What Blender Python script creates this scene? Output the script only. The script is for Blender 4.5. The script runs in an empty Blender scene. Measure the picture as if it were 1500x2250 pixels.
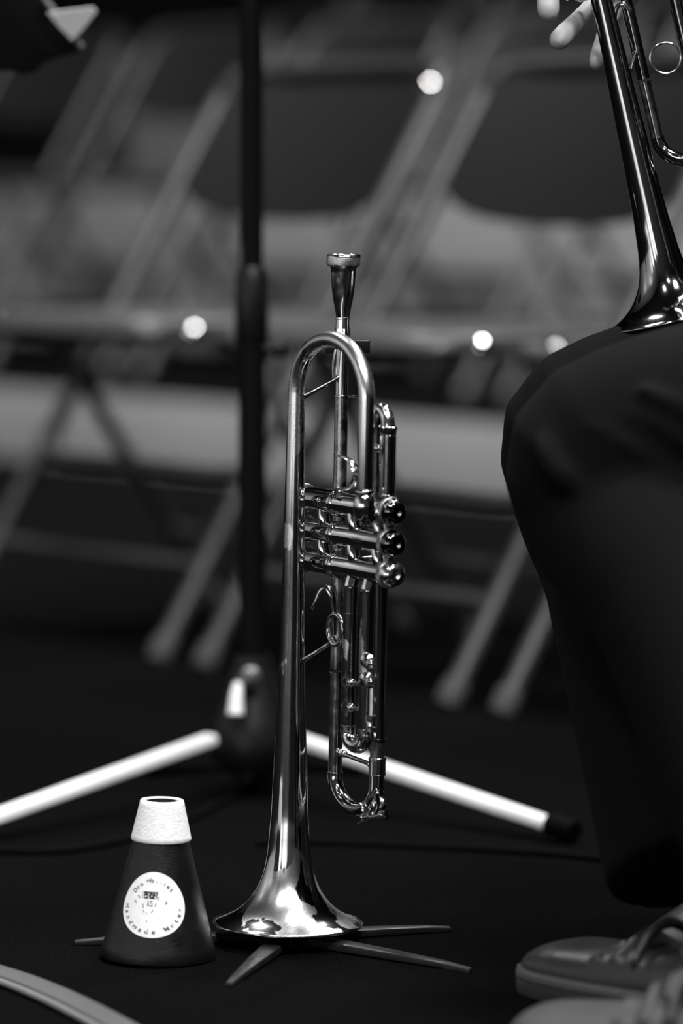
import bpy, bmesh, math, random
from mathutils import Vector, Matrix
random.seed(7)
PI = math.pi
SC = bpy.context.scene
COL = SC.collection

# ------------------------------------------------------------------ camera, world, lights, exposure
CAMH, FPX, HOR = 0.653, 8800.0, 350.0
PITCH = math.atan((1125 - HOR) / FPX)
cam_d = bpy.data.cameras.new('camera'); cam = bpy.data.objects.new('camera', cam_d); COL.objects.link(cam)
cam.location = (0, 0, CAMH); cam.rotation_euler = (PI/2 - PITCH, 0, 0)
cam_d.sensor_fit = 'VERTICAL'; cam_d.sensor_height = 36; cam_d.lens = FPX/2250*36
cam_d.clip_start = 0.05; cam_d.clip_end = 60
cam_d.dof.use_dof = True; cam_d.dof.focus_distance = 3.33; cam_d.dof.aperture_fstop = 2.7
SC.camera = cam
world = bpy.data.worlds.new('world'); SC.world = world; world.use_nodes = True
world.node_tree.nodes['Background'].inputs[0].default_value = (1, 1, 1, 1)
world.node_tree.nodes['Background'].inputs[1].default_value = 0.001
SC.view_settings.view_transform = 'Standard'; SC.view_settings.look = 'None'
SC.view_settings.exposure = 0.0; SC.view_settings.gamma = 1.0; SC.view_settings.use_curve_mapping = False

def area(name, loc, target, size, power, size_y=None, spread=None):
    d = bpy.data.lights.new(name, 'AREA'); d.energy = power; d.size = size
    if size_y: d.shape = 'RECTANGLE'; d.size_y = size_y
    if spread: d.spread = math.radians(spread)
    o = bpy.data.objects.new(name, d); COL.objects.link(o); o.location = loc
    o.rotation_euler = (Vector(target) - Vector(loc)).to_track_quat('-Z', 'Y').to_euler()
    return o
area('stage_light', (1.6, .9, 4.4), (0, 3.3, .2), .9, 170)
area('stage_light', (-1.6, .2, 4.6), (0, 3.3, .2), .5, 85)
area('stage_light', (.3, -.6, 4.2), (0, 3.3, .2), .4, 90)
area('stage_light', (.9, 3.5, 4.7), (.1, 3.5, .2), 1.2, 230)
area('stage_light', (-1.4, 6.4, 4.8), (0, 5.2, .3), .5, 110)
area('stage_light', (1.8, 6.8, 4.8), (.3, 5.6, .3), .5, 100)
area('riser_fill', (-1.2, 5.6, 5.2), (-.2, 8.9, .2), .7, 105, spread=80)  # added lamp that brightens the riser faces
area('reflection_fill', (-5.6, 1.5, 3.2), (-7, 1.5, .4), .6, 75)  # this and the following: added lamps, lighting walls for pale reflections in the brass
area('reflection_fill', (-5.6, 5.5, 3.2), (-7, 5.5, .4), .6, 50)
area('reflection_fill', (-5.7, -3.4, 2.2), (-7, -3.6, .5), .3, 160, spread=110)
area('reflection_fill', (-5.7, -1.0, 2.2), (-7, -1.0, .5), .3, 60, spread=110)
area('reflection_fill', (-4.6, -3.8, 2.2), (-4.6, -5, .5), .3, 240, spread=100)
area('reflection_fill', (-2.5, -3.8, 2.2), (-2.5, -5, .5), .3, 150, spread=80)
area('reflection_fill', (5.8, 1.0, 3.2), (7, 1.0, .4), .4, 120)

# ------------------------------------------------------------------ projection helpers
def ray(px, row):
    c, s = math.cos(PITCH), math.sin(PITCH)
    x = (px - 750) / FPX; y = (1125 - row) / FPX
    return Vector((x, c + y*s, -s + y*c))
def at(px, row, Y):
    d = ray(px, row); return Vector((0, 0, CAMH)) + d * (Y / d.y)
def flo(px, row, z=0.0):
    d = ray(px, row); return Vector((0, 0, CAMH)) + d * ((z - CAMH) / d.z)

# ------------------------------------------------------------------ materials
def mat(name, col, rough=.5, metal=0., bump=0., bscale=200., var=0., vscale=20., rvar=0., spec=.5, coat=0., emit=None, stretch=None):
    m = bpy.data.materials.new(name); m.use_nodes = True; nt = m.node_tree; b = nt.nodes['Principled BSDF']
    b.inputs['Base Color'].default_value = (col, col, col, 1)
    b.inputs['Roughness'].default_value = rough; b.inputs['Metallic'].default_value = metal
    b.inputs['Specular IOR Level'].default_value = spec
    b.inputs['Coat Weight'].default_value = coat
    tc = nt.nodes.new('ShaderNodeTexCoord'); src = tc.outputs['Object']
    if stretch:
        mp = nt.nodes.new('ShaderNodeMapping'); mp.inputs['Scale'].default_value = stretch
        nt.links.new(src, mp.inputs['Vector']); src = mp.outputs['Vector']
    if var or rvar:
        n = nt.nodes.new('ShaderNodeTexNoise'); n.inputs['Scale'].default_value = vscale; n.inputs['Detail'].default_value = 6
        nt.links.new(src, n.inputs['Vector'])
        if var:
            r = nt.nodes.new('ShaderNodeMapRange'); r.inputs['From Min'].default_value = .3; r.inputs['From Max'].default_value = .7
            r.inputs['To Min'].default_value = max(0, col*(1-var)); r.inputs['To Max'].default_value = col*(1+var)
            nt.links.new(n.outputs['Fac'], r.inputs['Value']); nt.links.new(r.outputs['Result'], b.inputs['Base Color'])
        if rvar:
            r = nt.nodes.new('ShaderNodeMapRange'); r.inputs['From Min'].default_value = .35; r.inputs['From Max'].default_value = .65
            r.inputs['To Min'].default_value = max(.02, rough-rvar); r.inputs['To Max'].default_value = rough+rvar
            nt.links.new(n.outputs['Fac'], r.inputs['Value']); nt.links.new(r.outputs['Result'], b.inputs['Roughness'])
    if bump:
        n2 = nt.nodes.new('ShaderNodeTexNoise'); n2.inputs['Scale'].default_value = bscale; n2.inputs['Detail'].default_value = 4
        nt.links.new(src, n2.inputs['Vector'])
        bp = nt.nodes.new('ShaderNodeBump'); bp.inputs['Strength'].default_value = bump; bp.inputs['Distance'].default_value = .001
        nt.links.new(n2.outputs['Fac'], bp.inputs['Height']); nt.links.new(bp.outputs['Normal'], b.inputs['Normal'])
    return m
def worn_brass(name, base=.62, worn=.7, thr=.56, scale=28., rough=.1, wrough=.3, bias=False):
    """lacquered brass whose lacquer has come off in ragged patches"""
    m = bpy.data.materials.new(name); m.use_nodes = True; nt = m.node_tree; b = nt.nodes['Principled BSDF']
    b.inputs['Metallic'].default_value = 1
    tc = nt.nodes.new('ShaderNodeTexCoord')
    mp = nt.nodes.new('ShaderNodeMapping'); mp.inputs['Scale'].default_value = (1, 1, .45); nt.links.new(tc.outputs['Object'], mp.inputs['Vector'])
    n = nt.nodes.new('ShaderNodeTexNoise'); n.inputs['Scale'].default_value = scale; n.inputs['Detail'].default_value = 5; n.inputs['Roughness'].default_value = .45
    nt.links.new(mp.outputs['Vector'], n.inputs['Vector'])
    r = nt.nodes.new('ShaderNodeMapRange'); r.inputs['From Min'].default_value = thr-.006; r.inputs['From Max'].default_value = thr+.006
    nt.links.new(n.outputs['Fac'], r.inputs['Value'])
    f = nt.nodes.new('ShaderNodeTexNoise'); f.inputs['Scale'].default_value = 420; f.inputs['Detail'].default_value = 3
    nt.links.new(tc.outputs['Object'], f.inputs['Vector'])
    if bias:
        sx = nt.nodes.new('ShaderNodeSeparateXYZ'); nt.links.new(tc.outputs['Object'], sx.inputs[0])
        cr = nt.nodes.new('ShaderNodeValToRGB'); nt.links.new(sx.outputs['Z'], cr.inputs['Fac'])
        e = cr.color_ramp.elements; e[0].position = 0; e[0].color = (.50,)*3+(1,); e[1].position = .9; e[1].color = (.60,)*3+(1,)
        for p_, v_ in ((.035, .54), (.06, .47), (.20, .42), (.36, .42), (.41, .50), (.47, .60)):
            q = e.new(p_); q.color = (v_,)*3+(1,)
        am = nt.nodes.new('ShaderNodeMath'); am.operation = 'ADD'; nt.links.new(n.outputs['Fac'], am.inputs[0]); nt.links.new(cr.outputs['Color'], am.inputs[1])
        am2 = nt.nodes.new('ShaderNodeMath'); am2.operation = 'SUBTRACT'; am2.inputs[1].default_value = .5; nt.links.new(am.outputs[0], am2.inputs[0])
        nt.links.new(am2.outputs[0], r.inputs['Value'])
    mr = nt.nodes.new('ShaderNodeMapRange'); mr.inputs['To Min'].default_value = rough; mr.inputs['To Max'].default_value = wrough
    nt.links.new(r.outputs['Result'], mr.inputs['Value'])
    ad = nt.nodes.new('ShaderNodeMath'); ad.operation = 'MULTIPLY_ADD'; ad.inputs[1].default_value = .05
    nt.links.new(f.outputs['Fac'], ad.inputs[0]); nt.links.new(mr.outputs['Result'], ad.inputs[2])
    sb = nt.nodes.new('ShaderNodeMath'); sb.operation = 'SUBTRACT'; sb.inputs[1].default_value = .025
    nt.links.new(ad.outputs[0], sb.inputs[0]); nt.links.new(sb.outputs[0], b.inputs['Roughness'])
    mc = nt.nodes.new('ShaderNodeMix'); mc.data_type = 'RGBA'
    mc.inputs['A'].default_value = (base, base, base, 1); mc.inputs['B'].default_value = (worn, worn, worn, 1)
    nt.links.new(r.outputs['Result'], mc.inputs['Factor']); nt.links.new(mc.outputs['Result'], b.inputs['Base Color'])
    bp = nt.nodes.new('ShaderNodeBump'); bp.inputs['Strength'].default_value = .05; bp.inputs['Distance'].default_value = .0004
    nt.links.new(n.outputs['Fac'], bp.inputs['Height']); nt.links.new(bp.outputs['Normal'], b.inputs['Normal'])
    return m
BRASS = worn_brass('worn_brass', .62, .72, .53, 24, .10, .27, bias=True)
BRASS2 = worn_brass('polished_brass', .6, .5, .72, 20, .07, .2)
BRASS3 = worn_brass('dark_brass', .34, .3, .75, 20, .08, .2)  # one even, darker base colour for the held trumpet
SILVER = mat('silver_plate', .7, .16, 1, rvar=.06, vscale=150)
TARN = mat('tarnished_silver', .42, .28, 1, var=.25, vscale=120, rvar=.08)
CAPM = mat('polished_cap', .12, .06, 1)
KNURL = mat('knurled_brass', .6, .3, 1, bump=.4, bscale=900)
BLACKP = mat('black_plastic', .004, .4, spec=.3)
BLACKM = mat('black_metal', .002, .6, spec=.05)
POLEM = mat('black_pole', .002, .5, spec=.1)
DARKST = mat('dark_steel', .16, .32, .9, rvar=.1, vscale=80)
LEGM = mat('bright_steel', .9, .45, .1, rvar=.06, vscale=40)
STANDM = mat('stand_leg_metal', .018, .45, .2, rvar=.1, vscale=80)
RUBBER = mat('rubber', .0015, .8, spec=.05)
CARPET = mat('carpet_fibre', .0032, .95, bump=1.0, bscale=900, var=.45, vscale=300, spec=.01)
RISER = mat('riser_board', .17, .7, var=.1, vscale=3)
FELT = mat('pale_cork', .86, .85, bump=.5, bscale=500, var=.09, vscale=220)
LEATHER = mat('black_pebbled_board', .004, .36, bump=.35, bscale=700, rvar=.06, vscale=60, spec=.4)
PAPERM = mat('label_paper', .88, .6, var=.05, vscale=300)
CHF = mat('chair_frame', .06, .38, .3)
CHF2 = mat('chair_back_frame', .03, .4, .3)
CHS = mat('chair_seat', .06, .42, .0, rvar=.05, vscale=20)
CHB = mat('chair_back', .011, .5, .0, spec=.04)
FOOTM = mat('grey_rubber', .06, .6)
CHROME = mat('chrome', .8, .06, 1)
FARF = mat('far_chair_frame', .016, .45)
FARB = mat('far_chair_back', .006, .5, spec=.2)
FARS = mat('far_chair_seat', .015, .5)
FRONTW = mat('grey_wall', .25, .9, spec=.1)
DARKWALL = mat('dark_wall', .02, .9, spec=.1)
TROUS = mat('dark_wool', .003, .9, bump=.4, bscale=900, spec=.08)
JACK = mat('jacket_wool', .006, .9, spec=.2)
SKIN = mat('skin', .33, .5, bump=.15, bscale=700, var=.06, vscale=60)
HAIR = mat('hair', .02, .6)
BOOTM = mat('boot_leather', .022, .42, bump=.25, bscale=260, rvar=.08, vscale=40)
BOOTL = mat('suede', .026, .7, bump=.4, bscale=400, var=.15, vscale=40)
SOLEM = mat('sole_rubber', .022, .6)
PAPER = mat('sheet_paper', .95, .6)
DRAPE = mat('drape', .004, .95, spec=.1)
WALLM = mat('wall_paint', .5, .9)
CEILM = mat('ceiling_paint', .03, .9)

# ------------------------------------------------------------------ mesh builder
class MB:
    def __init__(s): s.v = []; s.f = []
    def add(s, vs, fs):
        o = len(s.v); s.v += [Vector(v) for v in vs]; s.f += [tuple(i+o for i in f) for f in fs]; return s
    def ring(s, rings, closed=False, cap=True):
        n = len(rings[0]); vs = [p for r in rings for p in r]; fs = []; m = len(rings)
        for i in range(m if closed else m-1):
            a = i*n; b = ((i+1) % m)*n
            for j in range(n):
                k = (j+1) % n; fs.append((a+j, a+k, b+k, b+j))
        if cap and not closed:
            fs.append(tuple(reversed(range(n)))); fs.append(tuple((m-1)*n+j for j in range(n)))
        return s.add(vs, fs)
    def tube(s, pts, r, seg=24, closed=False, cap=True, flat=1.0, up=None, sm=0):
        pts = [Vector(p) for p in pts]
        rs = list(r) if isinstance(r, (list, tuple)) else [r]*len(pts)
        if sm:
            pts, rs = smooth(pts, rs, sm, closed)
        n = len(pts); T = []
        for i in range(n):
            if closed: t = pts[(i+1) % n] - pts[i-1]
            else: t = pts[min(i+1, n-1)] - pts[max(i-1, 0)]
            T.append(t.normalized())
        u = Vector(up) if up else (Vector((0, 0, 1)) if abs(T[0].z) < .9 else Vector((1, 0, 0)))
        u = (u - T[0]*u.dot(T[0])).normalized(); rings = []
        for i in range(n):
            u = (u - T[i]*u.dot(T[i])).normalized(); w = T[i].cross(u)
            rings.append([pts[i] + u*(rs[i]*math.cos(2*PI*j/seg)*flat) + w*(rs[i]*math.sin(2*PI*j/seg)) for j in range(seg)])
        return s.ring(rings, closed, cap)
    def lathe(s, prof, org=(0, 0, 0), axis=(0, 0, 1), seg=48, cap=True):
        org = Vector(org); ax = Vector(axis).normalized()
        u = ax.orthogonal().normalized(); w = ax.cross(u); rings = []
        for r, h in prof:
            rings.append([org + ax*h + u*(r*math.cos(2*PI*j/seg)) + w*(r*math.sin(2*PI*j/seg)) for j in range(seg)])
        return s.ring(rings, False, cap)
    def box(s, c, sx, sy, sz, R=None):
        c = Vector(c); R = R or Matrix.Identity(3); vs = []
        for x in (-1, 1):
            for y in (-1, 1):
                for z in (-1, 1): vs.append(c + R @ Vector((x*sx/2, y*sy/2, z*sz/2)))
        return s.add(vs, [(0, 1, 3, 2), (4, 6, 7, 5), (0, 4, 5, 1), (2, 3, 7, 6), (0, 2, 6, 4), (1, 5, 7, 3)])
    def prism(s, poly, d):
        """polygon (3-D points) extruded by vector d"""
        n = len(poly); poly = [Vector(p) for p in poly]; d = Vector(d)
        return s.add(poly + [p+d for p in poly], [tuple(reversed(range(n))), tuple(range(n, 2*n))] + [(i, (i+1) % n, n+(i+1) % n, n+i) for i in range(n)])
    def ball(s, c, r, sc=(1, 1, 1), seg=20):
        c = Vector(c); rings = []
        for i in range(1, seg//2):
            a = PI*i/(seg//2)
            rings.append([c + Vector((r*math.sin(a)*math.cos(2*PI*j/seg)*sc[0], r*math.sin(a)*math.sin(2*PI*j/seg)*sc[1], r*math.cos(a)*sc[2])) for j in range(seg)])
        return s.ring(rings)
    def mesh(s, name, bevel=0, fix=True, ang=35):
        me = bpy.data.meshes.new(name); me.from_pydata([tuple(v) for v in s.v], [], s.f)
        bm = bmesh.new(); bm.from_mesh(me)
        if fix: bmesh.ops.recalc_face_normals(bm, faces=bm.faces)
        if bevel:
            bmesh.ops.bevel(bm, geom=[e for e in bm.edges if len(e.link_faces) == 2 and e.calc_face_angle(0) > .6], offset=bevel, segments=3, affect='EDGES', profile=.5, clamp_overlap=True)
        bm.to_mesh(me); bm.free()
        me.shade_smooth(); me.set_sharp_from_angle(angle=math.radians(ang))
        return me
    def build(s, name, m, parent=None, bevel=0, label=None, ang=35):
        me = s.mesh(name, bevel, ang=ang); me.materials.append(m)
        return link(name, me, parent, label)
def link(name, me, parent=None, label=None):
    o = bpy.data.objects.new(name, me); COL.objects.link(o)
    if parent:
        o.parent = parent
        if parent.type == 'EMPTY' and not parent.get('_local'):
            o.matrix_parent_inverse = parent.matrix_basis.inverted()
    if label: o['label'] = label
    return o
def smooth(pts, rs, k, closed=False):
    out, ro = [], []; n = len(pts)
    for i in range(n if closed else n-1):
        g = lambda j: pts[j % n] if closed else pts[max(0, min(n-1, j))]
        h = lambda j: rs[j % n] if closed else rs[max(0, min(n-1, j))]
        p0, p1, p2, p3 = g(i-1), g(i), g(i+1), g(i+2)
        for q in range(k):
            t = q/k
            out.append(.5*((2*p1) + (p2-p0)*t + (2*p0-5*p1+4*p2-p3)*t*t + (3*p1-p0-3*p2+p3)*t**3))
            ro.append(h(i)*(1-t) + h(i+1)*t)
    if not closed: out.append(pts[-1]); ro.append(rs[-1])
    return out, ro
def thing(name, label, cat, loc=(0, 0, 0), group=None, local=False, M=None):
    o = bpy.data.objects.new(name, None); COL.objects.link(o); o.empty_display_size = .05
    if M is not None: o.matrix_basis = M
    else: o.location = loc
    o['label'] = label; o['category'] = cat
    if group: o['group'] = group
    if local: o['_local'] = 1
    return o
def tag(o, label, cat, group=None):
    o['label'] = label; o['category'] = cat
    if group: o['group'] = group
    return o
def struct(name, mb, m, bevel=0):
    o = mb.build(name, m, None, bevel); o['kind'] = 'structure'; return o
def remesh(mb, vox, name, m, parent=None, label=None, sub=1, smooth_it=6):
    me = bpy.data.meshes.new('tmp'); me.from_pydata([tuple(v) for v in mb.v], [], mb.f)
    bm = bmesh.new(); bm.from_mesh(me); bmesh.ops.recalc_face_normals(bm, faces=bm.faces); bm.to_mesh(me); bm.free()
    t = bpy.data.objects.new('tmp', me); COL.objects.link(t)
    r = t.modifiers.new('r', 'REMESH'); r.mode = 'VOXEL'; r.voxel_size = vox
    if smooth_it:
        q = t.modifiers.new('s', 'SMOOTH'); q.factor = .5; q.iterations = smooth_it
    dg = bpy.context.evaluated_depsgraph_get(); dg.update()
    me2 = bpy.data.meshes.new_from_object(t.evaluated_get(dg)); me2.name = name
    bpy.data.objects.remove(t)
    me2.shade_smooth(); me2.materials.clear(); me2.materials.append(m)
    return link(name, me2, parent, label)
def copy_tree(o, parent=None):
    c = o.copy(); COL.objects.link(c)
    if parent: c.parent = parent; c.matrix_parent_inverse = o.matrix_parent_inverse.copy()
    for ch in list(o.children): copy_tree(ch, c)
    return c

# ------------------------------------------------------------------ the room
struct('floor', MB().box((0, 8, -.05), 14, 26, .1), CARPET)
struct('ceiling', MB().box((0, 8, 6.55), 14, 26, .1), CEILM)
for nm, c, sx, sy in (('wall_left', (-7.05, 8, 3.25), .1, 26), ('wall_right', (7.05, 8, 3.25), .1, 26), ('wall_front', (0, -5.05, 3.25), 14, .1), ('wall_back', (0, 21.05, 3.25), 14, .1)):
    struct(nm, MB().box(c, sx, sy, 6.5), WALLM if nm == 'wall_left' else (FRONTW if nm == 'wall_front' else DARKWALL))
# pleated drape on the back wall
FAC = Vector((-.766, -.643, 0)); RD = Vector((.643, -.766, 0))
AW = -FAC
E0 = flo(0, 1005); E1 = flo(1110, 1106)
def riser(off, depth, h, label, x0=-3.0, x1=3.6):
    """a board-faced riser with a black carpeted top"""
    a = E0 + AW*off
    p = [a + RD*x0, a + RD*x1, a + RD*x1 + AW*depth, a + RD*x0 + AW*depth]
    t = thing('stage_riser', label, 'stage riser', a)
    MB().prism([(q.x, q.y, .0) for q in p], (0, 0, h-.012)).build('riser_body', RISER, t, .003)
    MB().prism([(q.x, q.y, h-.012) for q in p], (0, 0, .012)).build('riser_carpet', CARPET, t)
riser(0, 1.3, .17, 'pale low stage riser whose front face shows below the empty chairs')
riser(1.301, 1.3, .58, 'pale middle stage riser stepping up behind the lowest one')
riser(2.602, 3.0, .98, 'pale highest stage riser at the back of the stage')
dr = MB(); pts = []
for i in range(401):
    t = i/400; base = E0 + AW*5.7 + RD*(-4.5 + 10*t)
    pts.append(base + AW*(.06*math.sin(i*.55)))
dr.add([(p.x, p.y, .0) for p in pts] + [(p.x, p.y, 6.3) for p in pts], [(i, i+1, i+402, i+401) for i in range(400)])
o = dr.build('stage_curtain', DRAPE); sol = o.modifiers.new('s', 'SOLIDIFY'); sol.thickness = .006
tag(o, 'black pleated curtain hanging behind the highest stage riser', 'curtain')

# ------------------------------------------------------------------ folding chairs
def make_chair(fm, sm, bm_, detail=True):
    ch = thing('folding_chair', '', 'chair', local=True)
    hw = .237
    def lt(z): return -.24 + .49*((z-.01)/.75)       # y of the front-leg tube at height z (front is -y)
    for s in (-1, 1):
        MB().tube([(s*hw, lt(.012), .012), (s*hw, lt(.74), .74)], .0125, 14).build('front_leg', fm, ch)
        MB().lathe([(.014, 0), (.0165, .004), (.0165, .03), (.013, .034)], (s*hw, lt(.0), .0), (0, .49, .75), 14).build('rubber_foot', FOOTM, ch)
        MB().tube([(s*(hw-.028), -.10, .425), (s*(hw-.028), .20, .012)], .011, 14).build('rear_leg', fm, ch)
        MB().lathe([(.012, 0), (.015, .004), (.015, .03), (.0115, .034)], (s*(hw-.028), .209, .0), (0, -.30, .413), 14).build('rubber_foot', FOOTM, ch)
    b = MB(); b.tube([(-hw, lt(.74), .74), (-hw+.012, lt(.765), .765), (-hw+.05, lt(.775)+.012, .778), (0, lt(.775)+.035, .782), (hw-.05, lt(.775)+.012, .778), (hw-.012, lt(.765), .765), (hw, lt(.74), .74)], .0125, 14, sm=5)
    b.build('top_rail', CHF2 if fm is CHF else fm, ch)
    # bowed back panel
    rings = []; N = 20
    for i in range(N+1):
        u = -1 + 2*i/N; x = u*(hw-.014); bow = .040*(1-u*u)
        zl = .585 - .018*(1-u*u) + .03*abs(u)**6; zt = .768
        col = []
        for k in range(9):
            z = zl + (zt-zl)*k/8; col.append(Vector((x, lt(z)+bow-.004-.004*math.sin(PI*k/8), z)))
        back = [p + Vector((0, .010, 0)) for p in reversed(col)]
        rings.append(col + back)
    b = MB(); b.ring(rings); b.build('backrest', bm_, ch)
    if fm is CHF:  # chrome domes added and tilted to throw lamp glints at the camera
        q = Matrix.Rotation(math.radians(50), 3, 'Z') @ Vector((.335, -.589, .735)).normalized()
        for sx, y_, z_, nm in ((1, -.175, .432, 'pivot_glint_dome'), (-1, -.175, .432, 'pivot_glint_dome'), (1, lt(.755)-.018, .757, 'rail_glint_dome')):
            ax_ = Vector((sx*q.x, q.y, q.z)); Rc = .045; rm = .012; c_ = Vector((sx*(.224 if nm == 'pivot_glint_dome' else .236), y_, z_))
            MB().lathe([(rm, -.010), (rm, 0)] + [(rm*math.cos(a), math.sqrt(Rc*Rc-(rm*math.cos(a))**2)-math.sqrt(Rc*Rc-rm*rm)) for a in [PI/2*i/10 for i in range(1, 10)]] + [(.0002, Rc-math.sqrt(Rc*Rc-rm*rm))], c_, ax_, 28).build(nm, CHROME, ch)
    # seat pan with rolled edge
    rings = []; prof = []
    M_ = 28
    def outline(sc, z, dz=0):
        r = []
        for k in range(M_*2):
            a = 2*PI*k/(M_*2); ca, sa = math.cos(a), math.sin(a); e = .42
            r.append(Vector(((abs(ca)**e)*(1 if ca > 0 else -1)*.207*sc, -.03 + (abs(sa)**e)*(1 if sa > 0 else -1)*.205*sc, z + dz*ca*ca)))
        return r
    b = MB(); b.ring([outline(.4, .4235, .0), outline(.9, .423), outline(.985, .418), outline(1.0, .428), outline(.995, .438), outline(.97, .4435), outline(.88, .442, .0), outline(.6, .437), outline(.2, .435)])
    b.build('seat', sm, ch)
    b = MB(); b.tube([(-.21, -.215, .427), (-.19, -.245, .425), (0, -.252, .424), (.19, -.245, .425), (.21, -.215, .427)], .012, 14, sm=5); b.build('seat_rail', fm, ch)
    def cross(z, r, name, leg):
        if leg[0] == 'f': y = lt(z); y2 = lt(z+.05); w = hw
        else: y = .20-.30*((z-.012)/.413); y2 = .20-.30*((z+.05-.012)/.413); w = hw-.028
        b = MB(); b.tube([(-w, y2, z+.05), (-w+.012, (y+y2)/2-.0, z+.018), (-w+.045, y, z+.0), (0, y, z), (w-.045, y, z), (w-.012, (y+y2)/2, z+.018), (w, y2, z+.05)] if leg == 'f2' else [(-w, y, z), (w, y, z)], r, 12, sm=4)
        b.build(name, fm, ch)
    cross(.235, .010, 'front_stretcher', 'f2'); cross(.12, .009, 'front_stretcher', 'f'); cross(.12, .009, 'rear_stretcher', 'r')
    return ch
GR = 'empty folding chairs behind the music stand'
cA = make_chair(CHF, CHS, CHB); cA['group'] = GR
C0 = Vector((-.204, 5.536, 0)); TH = math.radians(-50)
cA.location = C0; cA.rotation_euler = (0, 0, TH)
cA['label'] = 'dark metal folding chair directly behind the black music stand pole'
row1 = [cA]
for k, lb in ((1, 'dark metal folding chair to the right of the standing trumpet, behind the seated player\'s knee'), (2, 'dark folding chair mostly hidden behind the seated player\'s trouser leg')):
    c = copy_tree(cA); c.location = C0 + RD*.57*k; c['label'] = lb; row1.append(c)
far = ['left end of the far row', 'second from left', 'third from left', 'fourth from left', 'fifth from left', 'sixth from left', 'seventh from left']
n = 0
cF = None
for r, (off, z, ks) in enumerate(((.55, .17, (-1, 0, 1, 2, 3)), (1.85, .58, (-1, 0, 1, 2, 3, 4)))):
    rn = ['lowest', 'middle'][r]
    for k in ks:
        if cF is None: cF = c = make_chair(FARF, FARS, FARB)
        else: c = copy_tree(cF)
        P = E0 + AW*off + RD*(.60*k - .25)
        c.location = (P.x, P.y, z+.005); c.rotation_euler = (0, 0, TH); c['group'] = 'folding chairs on the stage risers'
        c['label'] = 'blurred empty folding chair on the %s riser, %s one of its row from the left' % (rn, ['first', 'second', 'third', 'fourth', 'fifth', 'sixth'][ks.index(k)])

# ------------------------------------------------------------------ black tripod music stand
Yp = 4.1
pb = flo(555, 1770); pb = Vector((at(555, 1600, Yp).x, Yp, 0))
st = thing('music_stand', 'black music stand with a thick pole and bright flat tripod legs', 'music stand', pb)
apex_z = at(555, 1590, Yp).z
MB().tube([pb+Vector((0, 0, .03)), pb+Vector((0, 0, at(555, 640, Yp).z))], .0142, 24).build('lower_pole', POLEM, st)
MB().tube([pb+Vector((0, 0, at(555, 660, Yp).z)), pb+Vector((0, 0, 1.22))], .0118, 24).build('upper_pole', POLEM, st)
b = MB(); z1 = at(555, 650, Yp).z; b.lathe([(.0145, -.05), (.0175, -.045), (.0175, .02), (.013, .03)], pb+Vector((0, 0, z1)), (0, 0, 1), 24); b.build('pole_collar', BLACKP, st)
zk = at(555, 765, Yp).z
b = MB(); b.lathe([(.004, 0), (.004, .014), (.010, .015), (.010, .024), (.007, .026)], pb+Vector((.010, -.004, zk)), (1, -.1, 0), 18); b.build('clamp_knob', BLACKP, st)
b = MB(); zt = at(555, 1440, Yp).z; zb = at(555, 1690, Yp).z
b.lathe([(.018, zt), (.020, zt-.01), (.026, zt-.03), (.038, zt-.065), (.044, zt-.085), (.044, zb+.012), (.036, zb)], pb, (0, 0, 1), 40); b.build('tripod_hub', BLACKP, st)
b = MB(); zz = at(555, 1490, Yp-.03).z; b.lathe([(.004, 0), (.004, .012), (.0105, .013), (.0115, .017), (.0105, .026), (.006, .028)], (pb.x-.001, Yp-.018, zz), (0, -1, .1), 20); b.build('hub_knob', DARKST, st)
b = MB(); b.tube([at(524, 1500, Yp-.04), at(519, 1530, Yp-.045), at(517, 1570, Yp-.05)], [.004, .0065, .0085], 16, sm=4); b.build('hub_highlight', LEGM, st, label='pale strip standing for a highlight on the hub')  # pale tube modelled in place of the bright highlight on the hub
def tleg(a, c, w=.0092, h=.0052, mat_=LEGM):
    a = Vector(a); c = Vector(c); t = (c-a).normalized(); sd = t.cross(Vector((0, 0, 1))).normalized(); up = sd.cross(t)
    b = MB(); sec = [(-w, -h), (w, -h), (w, h*.4), (w*.8, h), (-w*.8, h), (-w, h*.4)]
    rings = [[p + sd*x + up*y for x, y in sec] for p in (a, a.lerp(c, .5), c)]
    b.ring(rings); return b.build('tripod_leg', mat_, st, .001)
a1 = pb + Vector((-.03, -.03, apex_z)); fR = flo(1262, 1856); fL = flo(-150, 1872); fB = Vector((pb.x+.01, Yp+.42, 0))
def legend(f, name='foot_cap'):
    d = (Vector((f.x, f.y, .012)) - pb - Vector((0, 0, apex_z)))
    s = pb + Vector((0, 0, apex_z)) + d*(.14); e = pb + Vector((0, 0, apex_z)) + d*.93
    tleg(s, e)
    b = MB(); b.tube([e, pb+Vector((0, 0, apex_z))+d*1.0], [.012, .011], 14, sm=3); b.build('foot_cap', RUBBER, st)
for f in (fR, fL, fB): legend(f)
# braces under the hub
for f in (fR, fL, fB):
    d = Vector((f.x, f.y, .012)) - pb - Vector((0, 0, apex_z))
    MB().tube([pb+Vector((0, 0, .03)), pb+Vector((0, 0, apex_z))+d*.35+Vector((0, 0, -.012))], .005, 10).build('brace', BLACKM, st)
MB().lathe([(.016, .012), (.02, .016), (.02, .045), (.014, .05)], pb, (0, 0, 1), 20).build('lower_collar', BLACKP, st)
# its desk, above the frame
b = MB(); R = Matrix.Rotation(math.radians(-22), 3, 'X'); dc = pb + Vector((0, -.02, 1.36))
b.box(dc, .48, .006, .32, R); b.box(dc + R @ Vector((0, -.03, -.16)), .48, .06, .006, R); b.build('desk', BLACKM, st, .001)

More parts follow.
